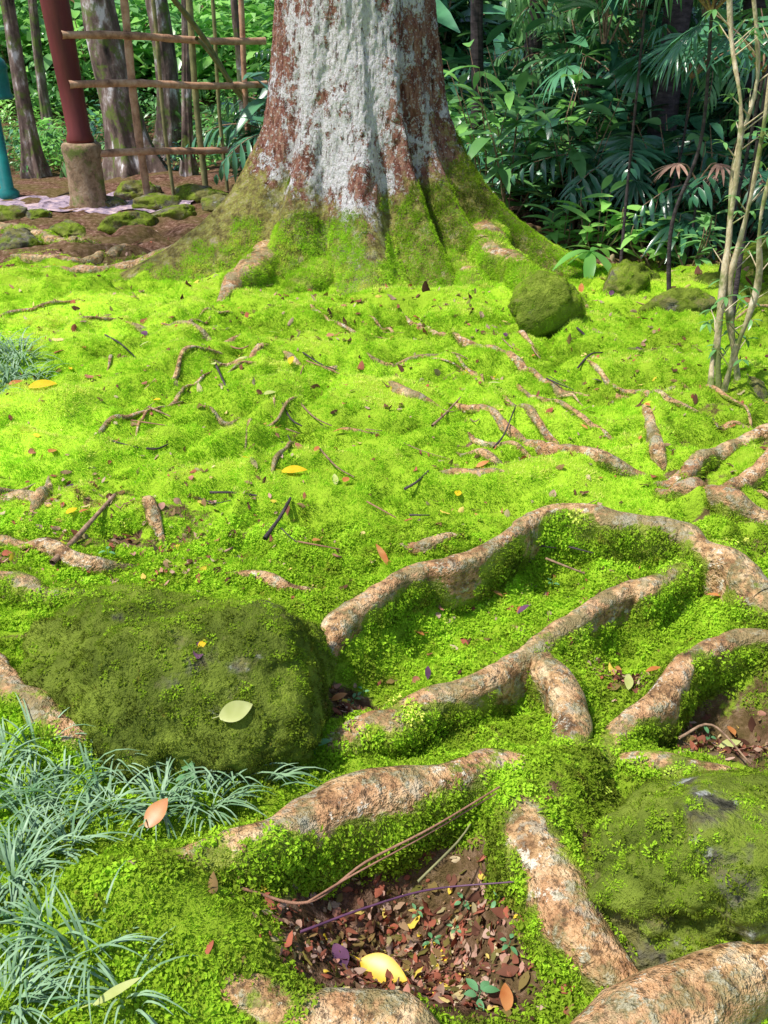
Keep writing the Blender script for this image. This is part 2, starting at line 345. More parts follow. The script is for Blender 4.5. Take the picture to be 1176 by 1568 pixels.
for i in range(60):
    a=random.uniform(-math.pi*.95,-math.pi*.05); d=random.uniform(1.7,4.3)
    x=-.2+math.cos(a)*d*1.2; y=7.0+math.sin(a)*d*1.0
    if y<2.7 or abs(x)>3: continue
    a+=random.uniform(-.4,.4)+ (0.8 if math.cos(a)>0 else -.8)*random.random(); L=random.uniform(.15,.7); pts=[]
    for j in range(5):
        t=j/4; h=.032*math.sin(math.pi*t)-.008; xx=x+math.cos(a)*L*t;yy=y+math.sin(a)*L*t; a+=random.uniform(-.12,.12)
        pts.append([xx,yy,float(H0(xx,yy))+h+.004,random.uniform(.006,.013),h,random.uniform(-.1,.3)])
    RS.append(dict(p=np.array(pts),k=1.3,ridge=.3,wide=.2,big=False))
# ------------------------------------------------------------------ rasters of relief
gx0,gy0,gs=-4.0,.2,.015; gnx,gny=534,660
RX=gx0+np.arange(gnx)*gs; RY=gy0+np.arange(gny)*gs
ridge=np.zeros((gny,gnx)); hid=np.zeros((gny,gnx)); dep=np.zeros((gny,gnx))
def stamp(A,x,y,a,w,mode='max'):
    i0=int((x-3*w-gx0)/gs);i1=int((x+3*w-gx0)/gs)+2;j0=int((y-3*w-gy0)/gs);j1=int((y+3*w-gy0)/gs)+2
    i0=max(i0,0);j0=max(j0,0);i1=min(i1,gnx);j1=min(j1,gny)
    if i0>=i1 or j0>=j1:return
    d2=(RX[None,i0:i1]-x)**2+(RY[j0:j1,None]-y)**2
    A[j0:j1,i0:i1]=np.maximum(A[j0:j1,i0:i1],a*np.exp(-d2/w**2)) if mode=='max' else A[j0:j1,i0:i1]+a*np.exp(-d2/w**2)
for r in RS:
    q=catmull(r['p'],.03); r['q']=q
    for s in q:
        if r['big']: stamp(ridge,s[0],s[1],max(s[4],.0)*r['ridge'],s[3]*1.3+.02)
        else: stamp(ridge,s[0],s[1],max(s[4]-.01,.0)*r['ridge']*.8,s[3]*1.5+.03)
for i in range(110):
    a=random.uniform(-math.pi,0); d=random.uniform(1.2,4.4); x=-.2+math.cos(a)*d*1.2;y=7+math.sin(a)*d
    a+=random.uniform(-.7,.7); A=random.uniform(.02,.055);w=random.uniform(.03,.07)
    for j in range(int(random.uniform(15,50))):
        x+=math.cos(a)*.03;y+=math.sin(a)*.03;a+=random.uniform(-.12,.12); stamp(hid,x,y,A*min(1,max(0,(math.hypot(x+.2,y-7.2)-1.2)*2)),w)
for (a,b,d,w) in [(600,465,.07,.25),(540,475,.05,.22),(690,465,.05,.22),(480,500,.05,.25)]:
    g=G(a,b); stamp(hid,g[0],g[1],d,w,'add')
for (a,b,d,w) in [(720,915,.09,.13),(660,960,.10,.11),(600,1010,.10,.10),(560,1060,.08,.08),(820,870,.10,.13),(900,845,.11,.13),(980,850,.08,.1),(700,1110,.05,.09),(620,1140,.05,.08),(780,1080,.06,.08),(960,990,.10,.11),(1020,945,.09,.11),(1100,900,.08,.12),(1080,1070,.10,.12),(1150,1090,.10,.12),(1030,1120,.06,.08),(600,1390,.09,.12),(680,1340,.11,.11),(700,1440,.08,.11),(560,1430,.07,.1),(500,1350,.08,.08),(600,1330,.06,.08),(1000,1130,.04,.06)]:
    g=G(a,b); stamp(dep,g[0],g[1],-d,w,'add')
for (a,b,d,w) in [(830,1180,.08,.09),(790,1240,.07,.08),(870,1230,.07,.08),(900,1180,.07,.07),(740,1440,.03,.06),(200,1350,.07,.13),(310,1410,.06,.13),(140,1400,.05,.13),(380,1450,.03,.08)]:
    g=G(a,b,.08); stamp(dep,g[0],g[1],d,w,'add')
def rast(A,x,y):
    u=(np.asarray(x)-gx0)/gs;v=(np.asarray(y)-gy0)/gs
    i=np.clip(np.floor(u).astype(int),0,gnx-2);j=np.clip(np.floor(v).astype(int),0,gny-2)
    a=np.clip(u-i,0,1);b=np.clip(v-j,0,1)
    r=(A[j,i]*(1-a)+A[j,i+1]*a)*(1-b)+(A[j+1,i]*(1-a)+A[j+1,i+1]*a)*b
    return np.where((u<0)|(v<0)|(u>gnx-1)|(v>gny-1),0,r)
def billow(x,y):
    wx=x+.12*fbm(x*2.5,y*2.5,0,2,120);wy=y+.12*fbm(x*2.5,y*2.5,0,2,121)
    return np.abs(fbm(wx*1.8,wy*3.8,0,3,101,.55))
def Hn(x,y):
    x=np.asarray(x,float);y=np.asarray(y,float)
    near=np.exp(-(np.hypot(x,y-4)/9)**4); mid=sg((y-2.5)/.2)*sg((np.hypot(x+.2,y-7.2)-1.7)/.15)
    b=billow(x,y)
    h=near*((.05+.15*mid)*(np.minimum(b,.45)**.75-.25)+.018*fbm(x*5,y*7,0,3,31)+.009*fbm(x*16,y*20,0,3,41))
    return h+(1-near)*.15*fbm(x*.5,y*.5,0,4,51)+rast(hid,x,y)
def Hf(x,y): return H0(x,y)+rast(ridge,x,y)+rast(dep,x,y)+Hn(x,y)
def moss_mask(x,y):
    nz=fbm(x*1.7,y*2.2,0,4,61); b=billow(x,y)
    m=1.02*sg((y-2.5)/.2)*sg((7.1-y)/.3)*np.exp(-np.clip(np.abs(x+.4)-2.6,0,9)**2)
    m=m-.42*sg((x-.95)/.15)*sg((3.75-y)/.2)-.30*np.exp(-((x+1.3)/.9)**2-((y-2.75)/.42)**2)
    m=m-.52*np.exp(-(b/.035)**2)*sg((y-2.6)/.1)-.40*sg((nz-.12)/.05)*sg((fbm(x*3,y*9,0,3,66)-.07)/.03)  # brown litter shows in creases, doubling as painted shade there
    fr=sg((2.5-y)/.2)
    m=m+fr*.82
    for (a,c,rr) in [(600,1400,.17),(670,1370,.13),(540,1075,.08),(1120,1110,.11),(700,1470,.12),(560,1470,.12),(960,1040,.05)]:
        p=G(a,c); m=m-1.3*np.exp(-((x-p[0])**2+(y-p[1])**2)/rr**2)
    return np.clip(m+.30*nz-.35*sg((y-7.3)/.4),0,1)
def tint_at(x,y):
    t=.72+.24*fbm(x*.9,y*1.4,0,3,71)+.16*np.exp(-((x+1.6)/1.0)**2-((y-4)/1.2)**2)+.40*np.exp(-((x+1.75)/.45)**2-((y-3.5)/.35)**2)+.26*np.exp(-((x+1.9)/.6)**2-((y-5.4)/.5)**2)  # bright spots at left are sun patches painted into the moss tint
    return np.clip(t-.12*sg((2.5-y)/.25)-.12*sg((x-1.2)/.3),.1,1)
# ------------------------------------------------------------------ ground sheet
def axis(a,b,st,lo,hi):
    c=list(np.arange(a,b,st)); s=st;v=c[-1]
    while v<hi: s*=1.13; v+=s; c.append(v)
    s=st;v=c[0];pre=[]
    while v>lo: s*=1.13; v-=s; pre.append(v)
    return np.array(pre[::-1]+c)
xs=axis(-3.2,3.2,.014,-300,300); ys=axis(.5,7.5,.014,-150,400)
XX,YY=np.meshgrid(xs,ys)
ZZ=Hf(XX,YY)
V=np.stack([XX,YY,ZZ],-1).reshape(-1,3)
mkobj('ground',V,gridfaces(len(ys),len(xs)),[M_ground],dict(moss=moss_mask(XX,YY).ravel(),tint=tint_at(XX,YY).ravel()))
# ------------------------------------------------------------------ scattering machinery
def eulers(N):
    n=len(N); N=N/(np.linalg.norm(N,axis=1)[:,None]+1e-9)
    t=rng.normal(size=(n,3)); t-=N*(t*N).sum(1)[:,None]; t/=np.linalg.norm(t,axis=1)[:,None]
    b=np.cross(N,t)
    return np.stack([np.arctan2(b[:,2],N[:,2]),-np.arcsin(np.clip(t[:,2],-1,1)),np.arctan2(t[:,1],t[:,0])],-1)
def instancer(name,P,E,S,I,T,sources):
    col=bpy.data.collections.new(name+'_sources')
    for i,o in enumerate(sources): col.objects.link(o)
    me=bpy.data.meshes.new(name); me.from_pydata(np.asarray(P).tolist(),[],[])
    a=me.attributes.new('rot','FLOAT_VECTOR','POINT'); a.data.foreach_set('vector',np.asarray(E,np.float32).ravel())
    a=me.attributes.new('scl','FLOAT_VECTOR','POINT'); 
    S=np.asarray(S,np.float32); S=np.repeat(S[:,None],3,1) if S.ndim==1 else S
    a.data.foreach_set('vector',S.ravel())
    a=me.attributes.new('idx','INT','POINT'); a.data.foreach_set('value',np.asarray(I,np.int32))
    a=me.attributes.new('tint','FLOAT','POINT'); a.data.foreach_set('value',np.asarray(T,np.float32))
    o=bpy.data.objects.new(name,me); scene.collection.objects.link(o)
    ng=bpy.data.node_groups.new(name,'GeometryNodeTree')
    ng.interface.new_socket('Geometry',in_out='INPUT',socket_type='NodeSocketGeometry')
    ng.interface.new_socket('Geometry',in_out='OUTPUT',socket_type='NodeSocketGeometry')
    N=ng.nodes; L=ng.links
    gi=N.new('NodeGroupInput');go=N.new('NodeGroupOutput');ip=N.new('GeometryNodeInstanceOnPoints');ci=N.new('GeometryNodeCollectionInfo')
    ci.inputs['Collection'].default_value=col; ci.inputs['Separate Children'].default_value=True; ci.inputs['Reset Children'].default_value=True
    def na(nm,ty):
        x=N.new('GeometryNodeInputNamedAttribute'); x.data_type=ty; x.inputs['Name'].default_value=nm; return x.outputs['Attribute']
    L.new(gi.outputs[0],ip.inputs['Points']); L.new(ci.outputs[0],ip.inputs['Instance']); ip.inputs['Pick Instance'].default_value=True
    L.new(na('idx','INT'),ip.inputs['Instance Index']); L.new(na('rot','FLOAT_VECTOR'),ip.inputs['Rotation']); L.new(na('scl','FLOAT_VECTOR'),ip.inputs['Scale'])
    L.new(ip.outputs[0],go.inputs[0])
    md=o.modifiers.new('scatter','NODES'); md.node_group=ng
    return o
# ------------------------------------------------------------------ moss tufts
def tuft(name,nb,rad,h,w,leafy=False):
    V=[];Fc=[]
    for i in range(nb):
        a=random.uniform(0,6.283);r=rad*math.sqrt(random.random());x,y=math.cos(a)*r,math.sin(a)*r
        b=random.uniform(0,6.283); dx,dy=math.cos(b),math.sin(b); hh=h*random.uniform(.5,1.2); lean=random.uniform(.1,.9)*hh
        la=a+random.uniform(-.8,.8); z0=h*.35*(1-(r/rad)**2)-.002
        k=len(V)
        if not leafy:
            V+= [(x-dx*w/2,y-dy*w/2,z0),(x+dx*w/2,y+dy*w/2,z0),(x+math.cos(la)*lean,y+math.sin(la)*lean,z0+hh)]; Fc.append((k,k+1,k+2))
        else:
            cx,cy,cz=x,y,z0+hh*.6; ux,uy,uz=math.cos(la),math.sin(la),random.uniform(-.9,.7); vx,vy,vz=-uy,ux,random.uniform(-.7,.7)
            l=w*random.uniform(.7,1.7)
            V+= [(cx,cy,cz),(cx+(ux*.5+vx*.3)*l,cy+(uy*.5+vy*.3)*l,cz+(uz*.5+vz*.4)*l+.001),(cx+ux*l,cy+uy*l,cz+uz*l-.002),(cx+(ux*.5-vx*.3)*l,cy+(uy*.5-vy*.3)*l,cz+(uz*.5-vz*.4)*l+.001)]
            Fc.append((k,k+1,k+2,k+3))
    return mkobj(name,V,Fc,[M_tuft],None,False,link=False)
tufts=[tuft('moss_a_tuft%d'%i,40,.023,.0085,.0031) for i in range(3)]+[tuft('moss_b_leafy%d'%i,36,.021,.018,.0072,True) for i in range(3)]
MP=[];MN=[];MS=[];MI=[];MT=[]
def addmoss(P,N,s,leafy,t):
    k=len(P); 
    if k==0:return
    MP.append(P);MN.append(N+rng.normal(size=N.shape)*.18);MS.append(s*rng.uniform(.6,1.4,k))
    MI.append(rng.integers(0,3,k)+(3 if leafy else 0)); MT.append(np.clip(t+rng.normal(size=k)*.06,0,1))
def gnorm(x,y,e=.012):
    hx=(Hf(x+e,y)-Hf(x-e,y))/(2*e);hy=(Hf(x,y+e)-Hf(x,y-e))/(2*e)
    n=np.stack([-hx,-hy,np.ones_like(hx)],-1);return n/np.linalg.norm(n,axis=1)[:,None]
def ground_moss(n,x0,x1,y0,y1,s,leafy,thr=.48):
    x=rng.uniform(x0,x1,n);y=rng.uniform(y0,y1,n)
    k=np.abs(x)<.46*y+.3; x=x[k];y=y[k]
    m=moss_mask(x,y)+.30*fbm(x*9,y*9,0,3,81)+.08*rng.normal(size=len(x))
    if leafy: m=m+.35*fbm(x*6,y*6,0,3,82)
    x=x[m>thr];y=y[m>thr]
    N=gnorm(x,y); k=rng.random(len(x))<.45/np.maximum(N[:,2],.3); x=x[k];y=y[k];N=N[k]
    z=Hf(x,y)
    t=tint_at(x,y)+.20*fbm(x*6,y*8,0,3,91)+.70*(billow(x,y)-.20)*sg((y-2.5)/.2)-.10*(1-N[:,2])-(.04 if leafy else 0)  # billow term paints lit hummocks and shaded creases into the tint
    addmoss(np.stack([x,y,z],-1)-N*.002,N,s,leafy,t)
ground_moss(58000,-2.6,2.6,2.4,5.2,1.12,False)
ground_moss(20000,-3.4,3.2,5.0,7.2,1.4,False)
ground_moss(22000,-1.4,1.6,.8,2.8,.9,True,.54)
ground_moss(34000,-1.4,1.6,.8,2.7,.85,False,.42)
# ------------------------------------------------------------------ build roots
rootE=empty('tree_roots',(0,0,0))
for ri,r in enumerate(RS):
    rm=r['p'][:,3].mean(); q=catmull(r['p'],max(.012,rm*.3)); L=len(q)
    rad=np.maximum(q[:,3],.003); e=np.linspace(0,1,L); rad*=np.clip(np.minimum(e,1-e)*L*.06+.3,0,1)
    rad*=1+.28*fbm(np.arange(L)*.12,ri*3.3+0*e,0,3,5)
    P=q[:,:3].copy(); P[:,2]-=rad*.9
    if not r['big']:
        hz=Hn(P[:,0],P[:,1]); kw=max(3,int(L*.2))|1; hz=np.convolve(np.pad(hz,kw//2,mode='edge'),np.ones(kw)/kw,'valid')[:L]*.6+hz*.4; P[:,2]+=hz
    jit=rm*(.7 if rm>.03 else .25); P[:,0]+=jit*fbm(np.arange(L)*.10,ri*1.7+0*e,0,3,6);P[:,1]+=jit*fbm(np.arange(L)*.10,ri*2.7+9+0*e,0,3,7)
    V,Fc,s,u=tube(P,rad,44 if rm>.03 else 14,r['k'],.26,.20/rm if rm>.02 else 9,ri,r['wide'])
    seg=len(s)//L; mo=np.repeat(q[:,5],seg)
    nz=fbm(V[:,0]*7,V[:,1]*7,V[:,2]*7,3,33)
    m=np.clip(mo+(.75-s)*(.50+.5*mo)-.15+.75*nz,0,1)
    mkobj('root_%d'%ri,V,Fc,[M_root],dict(moss=m,u=u),parent=rootE)
    N,A=face_info(V,Fc); fm=m[Fc[:,0]]; up=s[Fc[:,0]]
    sgn=1 if N[up>.8][:,2].mean()>0 else -1
    w=np.where((fm>.52)&(up>-.97),np.clip(fm*1.6-.6,0.1,1),0.0)
    area=(A*w).sum(); dist=max(P[:,1].mean(),1.0)
    dens=4800 if dist<2.8 else 1500
    cnt=int(min(area*dens,8000))
    if cnt>5:
        p,nn=sample(V,Fc,w,cnt); nn=nn*sgn
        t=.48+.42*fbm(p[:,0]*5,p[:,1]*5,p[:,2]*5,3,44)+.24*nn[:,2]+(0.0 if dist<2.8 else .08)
        h=cnt//2 if dist<2.8 else 0
        addmoss(p[:h],nn[:h],.85,True,t[:h]); addmoss(p[h:],nn[h:],.8 if dist<2.8 else 1.4,False,t[h:])
# ------------------------------------------------------------------ boulders
def rock(name,c,ax,rot=0,seed=0,moss=.8,mdens=0,tint=.3,res=90,lump=.22,thr=.5,leafy=0):
    nt=res;th=np.linspace(.0001,np.pi-.0001,nt);ph=np.linspace(0,2*np.pi,nt*2,endpoint=False)
    TT,PP=np.meshgrid(th,ph,indexing='ij')
    D=np.stack([np.sin(TT)*np.cos(PP),np.sin(TT)*np.sin(PP),np.cos(TT)],-1)
    r=1+lump*fbm(D[...,0]*1.6,D[...,1]*1.6,D[...,2]*1.6,3,seed)+.09*fbm(D[...,0]*5,D[...,1]*5,D[...,2]*5,4,seed+9)+.025*fbm(D[...,0]*18,D[...,1]*18,D[...,2]*18,3,seed+9)
    for i in range(7):
        rr=np.random.default_rng(seed*13+i); nrm=rr.normal(size=3);nrm/=np.linalg.norm(nrm); dd=(D*nrm).sum(-1)
        lim=rr.uniform(.74,.93); r=np.where(dd>.05,np.minimum(r,r*.25+.75*lim/np.maximum(dd,.05)),r)
    P=D*r[...,None]*np.array(ax)
    cr,sr=math.cos(rot),math.sin(rot); P=np.stack([P[...,0]*cr-P[...,1]*sr,P[...,0]*sr+P[...,1]*cr,P[...,2]],-1)+np.array(c)
    V=P.reshape(-1,3);Fc=gridfaces(nt,nt*2,True)[:, ::-1]
    nz=fbm(V[:,0]*6,V[:,1]*6,V[:,2]*6,4,seed+3)
    m=np.clip(moss+.7*nz,0,1)
    o=mkobj(name,V,Fc,[M_rock],dict(moss=m))
    if mdens:
        N,A=face_info(V,Fc)
        w=np.where((m[Fc[:,0]]>thr)&(V[Fc[:,0]][:,2]>c[2]-ax[2]*.6),1.,0.)
        cnt=int((A*w).sum()*mdens); p,nn=sample(V,Fc,w,cnt)
        s=np.sign((nn*(p-np.array(c))).sum(1))[:,None]; nn=nn*s
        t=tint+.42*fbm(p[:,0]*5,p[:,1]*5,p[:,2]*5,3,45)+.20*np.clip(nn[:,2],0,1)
        h=int(cnt*leafy); addmoss((p-nn*.004)[:h],nn[:h],.6,True,t[:h]+.05); addmoss((p-nn*.002)[h:],nn[h:],.62,False,t[h:])
    return o
rock('mossy_boulder',(-.56,1.90,.03),(.42,.31,.23),-.15,3,.85,4200,.26,130,.36,.55,.2)
rock('mossy_boulder',(.72,1.27,.05),(.27,.19,.20),.2,8,.58,3400,.28,130,.55,.54,.2)
p=G(838,515); rock('mossy_boulder',(p[0],p[1]+.1,p[2]+.14),(.21,.18,.18),.3,12,.85,3000,.40,70,.3)
for i,(px,py,s) in enumerate([(1040,482,.20),(960,445,.22),(1100,455,.2),(1170,420,.26),(1180,470,.16),(1140,612,.12)]):
    p=G(px,py); rock('mossy_rock',(p[0],p[1],p[2]+s*.15),(s*1.2,s*.8,s*.7),i,20+i,.65,1500,.34,44,.45)
for i,(px,py,s) in enumerate([(240,318,.22),(200,350,.24),(110,365,.2),(305,305,.25),(270,335,.2),(30,380,.24),(170,315,.15),(215,300,.25),(60,335,.15),(340,320,.2),(10,335,.2)]):
    p=G(px,py); rock('mossy_rock',(p[0],p[1],p[2]+s*.15),(s*1.2,s*.8,s*.5),i,40+i,.5,900,.45,40,.45)
# ------------------------------------------------------------------ great tree
tree=empty('buttressed_rainforest_tree',(-.21,7.2,0))
tc=np.array([-.21,7.2])
zz=np.concatenate([np.arange(-.3,2.6,.012),np.linspace(2.6,10,60)]); th=np.linspace(0,2*np.pi,600,endpoint=False)
Z,T=np.meshgrid(zz,th,indexing='ij')
fl=[(-.34,1.38,.34,.50),(math.pi+.34,1.30,.38,.48),(-1.50,.88,.26,.42),(-2.12,.80,.24,.42),(-1.06,.82,.18,.52),(-.70,1.0,.22,.47),(-2.6,.95,.26,.42),(.9,.8,.3,.5),(2.1,.8,.3,.5)]
zc=np.clip(Z,-.1,99)
Rr=.55-.012*Z+.29*np.exp(-zc/.50)
best=0
for a,A,w,h in fl:
    a2=a+.10*fbm(Z*1.5,0*Z+a*5,0,2,3)
    d=(T-a2+np.pi)%(2*np.pi)-np.pi
    best=np.maximum(best,(A-.12)*np.exp(-zc/h)*np.exp(-(np.abs(d)/w)**1.5))
Rr=Rr+best
cx,sx=np.cos(T),np.sin(T)
Rr=Rr+.04*fbm(cx*2.2,sx*2.2,Z*1.0,3,1)+.022*fbm(cx*7,sx*7,Z*5,4,2)+.012*fbm(cx*30,sx*30,Z*22,4,4)
for k,(aa,dep_,wd) in enumerate([(-1.33,.05,.05),(-.90,.11,.05),(-1.88,.05,.06),(-2.35,.05,.06),(-.5,.07,.07)]):
    d=(T-(aa+.06*np.sin(Z*3+k))+np.pi)%(2*np.pi)-np.pi; Rr=Rr-dep_*np.exp(-(d/wd)**2)*np.exp(-np.abs(Z-.5)/.8)
V=np.stack([tc[0]+Rr*cx,tc[1]+Rr*sx,Z],-1).reshape(-1,3); Fc=gridfaces(len(zz),len(th),True)
o=mkobj('trunk',V-np.array([-.21,7.2,0]),Fc,[M_trunk],parent=tree)
cen=V[Fc[:,0]]; nz=fbm(cen[:,0]*3,cen[:,1]*3,cen[:,2]*3,4,77)
mk=.90-cen[:,2]*1.15+.50*sg((cen[:,0]-.2)/.1)+.8*nz-.25*sg((-.7-cen[:,0])/.1)
w=np.where((mk>.42)&(cen[:,1]<7.6)&(cen[:,2]<1.3)&(cen[:,2]>-.05),1.,0.)
p,nn=sample(V,Fc,w,12000); ou=np.sign(((p-np.array([-.21,7.2,0]))[:,:2]*nn[:,:2]).sum(1)); nn=nn*ou[:,None]
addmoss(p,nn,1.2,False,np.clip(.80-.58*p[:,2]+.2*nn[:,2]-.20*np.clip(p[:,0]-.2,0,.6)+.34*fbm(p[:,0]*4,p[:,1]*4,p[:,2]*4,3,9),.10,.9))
MPa=np.vstack(MP);print('moss',len(MPa))
instancer('moss',MPa,eulers(np.vstack(MN)),np.concatenate(MS),np.concatenate(MI),np.concatenate(MT),tufts)
# ------------------------------------------------------------------ leaves & plants
def leafgeo(L,Wd,ns=6,fold=.25,droop=.3,wave=0):
    V=[];Fc=[]
    for i in range(ns+1):
        t=i/ns; w=Wd*.5*(math.sin(math.pi*min(t*.95+.04,1))**.8)*(1-.25*t); x=L*t*(1-.15*droop*t); z=-droop*L*t*t*.6
        V+=[(x,-w,z+fold*w+wave*random.uniform(-1,1)*Wd),(x,0,z),(x,w,z+fold*w+wave*random.uniform(-1,1)*Wd)]
    for i in range(ns):
        k=i*3; Fc+=[(k,k+1,k+4,k+3),(k+1,k+2,k+5,k+4)]
    return np.array(V),Fc
def place(V,pos,az,el,roll=0,s=1):
    M=Matrix.Rotation(az,3,'Z')@Matrix.Rotation(-el,3,'Y')@Matrix.Rotation(roll,3,'X')
    return (np.asarray(V)*s)@np.array(M).T+np.array(pos)
def addtube(mb,P,R,seg=8,m=0,namp=.05):
    q=catmull(np.column_stack([P,R]),.06); V,Fc,_,_=tube(q[:,:3],q[:,3],seg,1,namp,9,3); mb.add(V,Fc,m)
def shrub_lance(h=.8,n=42,L=.22,Wd=.055,mats=None,name='x'):
    mb=MB()
    for s in range(6):
        a=random.uniform(0,6.28);r=random.uniform(0,.15);hh=h*random.uniform(.5,1.1); tip=(math.cos(a)*(r+.25*hh),math.sin(a)*(r+.25*hh),hh)
        P=np.array([(math.cos(a)*r*.3,math.sin(a)*r*.3,-.05),(math.cos(a)*(r+.08),math.sin(a)*(r+.08),hh*.5),tip]); addtube(mb,P,[.008,.006,.003],5,1)
        for i in range(n//6):
            t=.25+.75*i/(n//6-1); c=P[0]*(1-t)**2+2*P[1]*t*(1-t)+P[2]*t*t
            V,Fc=leafgeo(L*random.uniform(.7,1.2),Wd*random.uniform(.8,1.2),5,.25,random.uniform(.2,.9)); mb.add(place(V,c,i*2.4+a,random.uniform(-.1,.8),random.uniform(-.4,.4)),Fc,0)
    return mb.obj(name,mats,link=False)
def palm(name,nf=8,fl=1.0,ll=.28,lw=.03,mats=None,stem=.2,link=False,up=1.0):
    mb=MB(); 
    for f in range(nf):
        az=f*6.283/nf+random.uniform(-.3,.3); el=random.uniform(.5,1.25)*up; P=[np.array([0,0,stem])];e=el
        for i in range(14):
            d=np.array([math.cos(az)*math.cos(e),math.sin(az)*math.cos(e),math.sin(e)]); P.append(P[-1]+d*fl/14); e-=.13*random.uniform(.8,1.2)
            if i>=2:
                tt=i/14; l=ll*math.sin(math.pi*(tt*.85+.12))
                for sd in(-1,1):
                    V,Fc=leafgeo(l*random.uniform(.85,1.1),lw,3,.3,random.uniform(.4,1.0)); mb.add(place(V,P[-1],az+sd*random.uniform(.8,1.15),e-.1+random.uniform(-.15,.15),sd*.3),Fc,0)
        addtube(mb,np.array(P[::3]),np.linspace(.009,.003,len(P[::3])),5,1)
    return mb.obj(name,mats,link=link)
def fan(name,nf=7,pl=.9,ll=.42,lw=.035,mats=None,link=False,nl=15):
    mb=MB()
    for f in range(nf):
        az=f*6.283/nf+random.uniform(-.4,.4); el=random.uniform(.5,1.2); d=np.array([math.cos(az)*math.cos(el),math.sin(az)*math.cos(el),math.sin(el)])
        P=np.array([(0,0,0),d*pl*.5,d*pl*random.uniform(.8,1.1)+np.array([0,0,-.08])]); addtube(mb,P,[.008,.006,.004],5,1)
        te=random.uniform(-.9,.1); 
        for i in range(nl):
            b=(i/(nl-1)-.5)*3.6; V,Fc=leafgeo(ll*(1-.18*abs(b)/1.8)*random.uniform(.85,1.1),lw,4,.35,random.uniform(.3,.9))
            V=place(V,(0,0,0),b,0); mb.add(place(V,P[2],az,te,0),Fc,0)
    return mb.obj(name,mats,link=link)
def blob(name,R=.5,n=200,L=.09,Wd=.04,mats=None,flat=1.0):
    mb=MB()
    for i in range(n):
        d=np.random.default_rng(i+len(name)*77).normal(size=3);d/=np.linalg.norm(d); r=R*random.uniform(.45,1)**.6; c=d*r*np.array([1,1,.8*flat])+np.array([0,0,R*.6*flat])
        V,Fc=leafgeo(L*random.uniform(.7,1.3),Wd*random.uniform(.8,1.3),2,.2,.4); mb.add(place(V,c,math.atan2(d[1],d[0])+random.uniform(-.8,.8),random.uniform(-.6,.5),random.uniform(-.5,.5)),Fc,0)
    return mb.obj(name,mats,link=False)
dk=[M_leafD,M_twig]; md_=[M_leafM,M_twig]; br=[M_leafB,M_twig]; rd=[M_redl,M_twig]
src=[shrub_lance(mats=dk,name='s00_lance',Wd=.07),shrub_lance(1.1,42,.42,.15,dk,'s01_lance'),palm('s02_palm',9,1.1,.3,.045,dk),fan('s03_fan',8,.9,.42,.05,dk),blob('s04_blob',.5,170,.14,.075,dk),
     shrub_lance(.8,36,.30,.11,md_,'s05_lance'),blob('s06_blob',.5,160,.11,.065,md_),palm('s07_palm',8,.9,.25,.04,md_),shrub_lance(.5,30,.24,.09,br,'s08_lance'),blob('s09_blob',.45,160,.10,.055,br)]
P=[];S=[];I=[]
def put(x,y,s,i,z=None,dz=0): P.append((x,y,(float(Hf(x,y)) if z is None else z)+dz));S.append(s);I.append(i)
for k in range(540):
    y=7.4+ random.random()**1.3*8; x=random.uniform(1.2,8.5)
    edge=1.15+max(0,8.6-y)*.6
    if x<edge+.4: continue
    if y<8.4 and random.random()<.5: continue
    put(x,y,random.uniform(.6,1.2)*(1+ (y-7)*.05),random.choice([0,1,1,2,3,4,5,2,3,5,8]))
for k in range(130):
    put(random.uniform(-1.4,2.5),random.uniform(10.5,17),random.uniform(.8,1.6),random.choice([0,1,2,4,4,5,6,6,9]))
for k in range(180):
    y=random.uniform(12.5,20);x=random.uniform(-10,-1.0)
    put(x,y,random.uniform(.4,1.0)*(1+(y-11)*.04),random.choice([4,5,6,6,7,8,9,9,9,8]))
for k in range(220):
    y=random.uniform(17,22);x=random.uniform(-13,13); put(x,y,random.uniform(1.8,3.4),random.choice([4,6,4,6,1]) if x>0 else random.choice([6,9,9,6,8]))
for k in range(90):
    y=random.uniform(8.8,13); x=random.uniform(1.8,8); put(x,y,random.uniform(.8,1.4),random.choice([2,3,1,4,1,7]),z=random.uniform(.7,2.4))
n_=len(P); E=np.stack([rng.normal(size=n_)*.12,rng.normal(size=n_)*.12,rng.uniform(0,6.28,n_)],-1)
instancer('undergrowth_foliage',P,E,np.array(S),I,np.full(n_,.5),src)
for (px,py,Y,s) in [(1090,20,5.6,1.0),(1170,110,6.0,1.0),(990,-10,7.0,.9),(1200,-40,5.2,1.1),(1060,120,7.6,.9)]:
    c=W(px,py,Y); o=fan('fan_palm',8,.55,.42,.036,dk,True,17); o.location=(c[0],c[1],c[2]+.0); o.rotation_euler=(0,0,random.uniform(0,6)); o.scale=(s,s,s)
    mb=MB(); g=float(Hf(c[0],c[1])); addtube(mb,np.array([(0,0,0),(.05,0,(g-c[2])/s*.4),(-.03,.05,(g-c[2])/s*.7),(0.03,0.05,(g-c[2])/s-.05)]),[.010,.011,.013,.016],8); t=mb.obj('stem',[M_tbarkd],parent=o)
for (px,py,Y,mt,LL,WW) in [(925,300,7.3,br,.26,.09),(985,300,7.6,br,.24,.08),(870,300,7.7,br,.26,.09),(1010,350,7.0,br,.22,.08),(790,130,8.6,md_,.38,.13),(760,60,9,br,.38,.12),(860,80,9.0,br,.38,.12),(960,200,8.6,md_,.32,.10),(1060,380,6.7,md_,.2,.06),(840,200,8.8,md_,.42,.15),(900,150,8.3,md_,.4,.14)]:
    c=W(px,py,Y); g=float(Hf(c[0],c[1])); hh=max(.35,c[2]-g)
    o=shrub_lance(hh,36,LL,WW,mt,'broadleaf_plant'); scene.collection.objects.link(o); o.location=(c[0],Y,g)
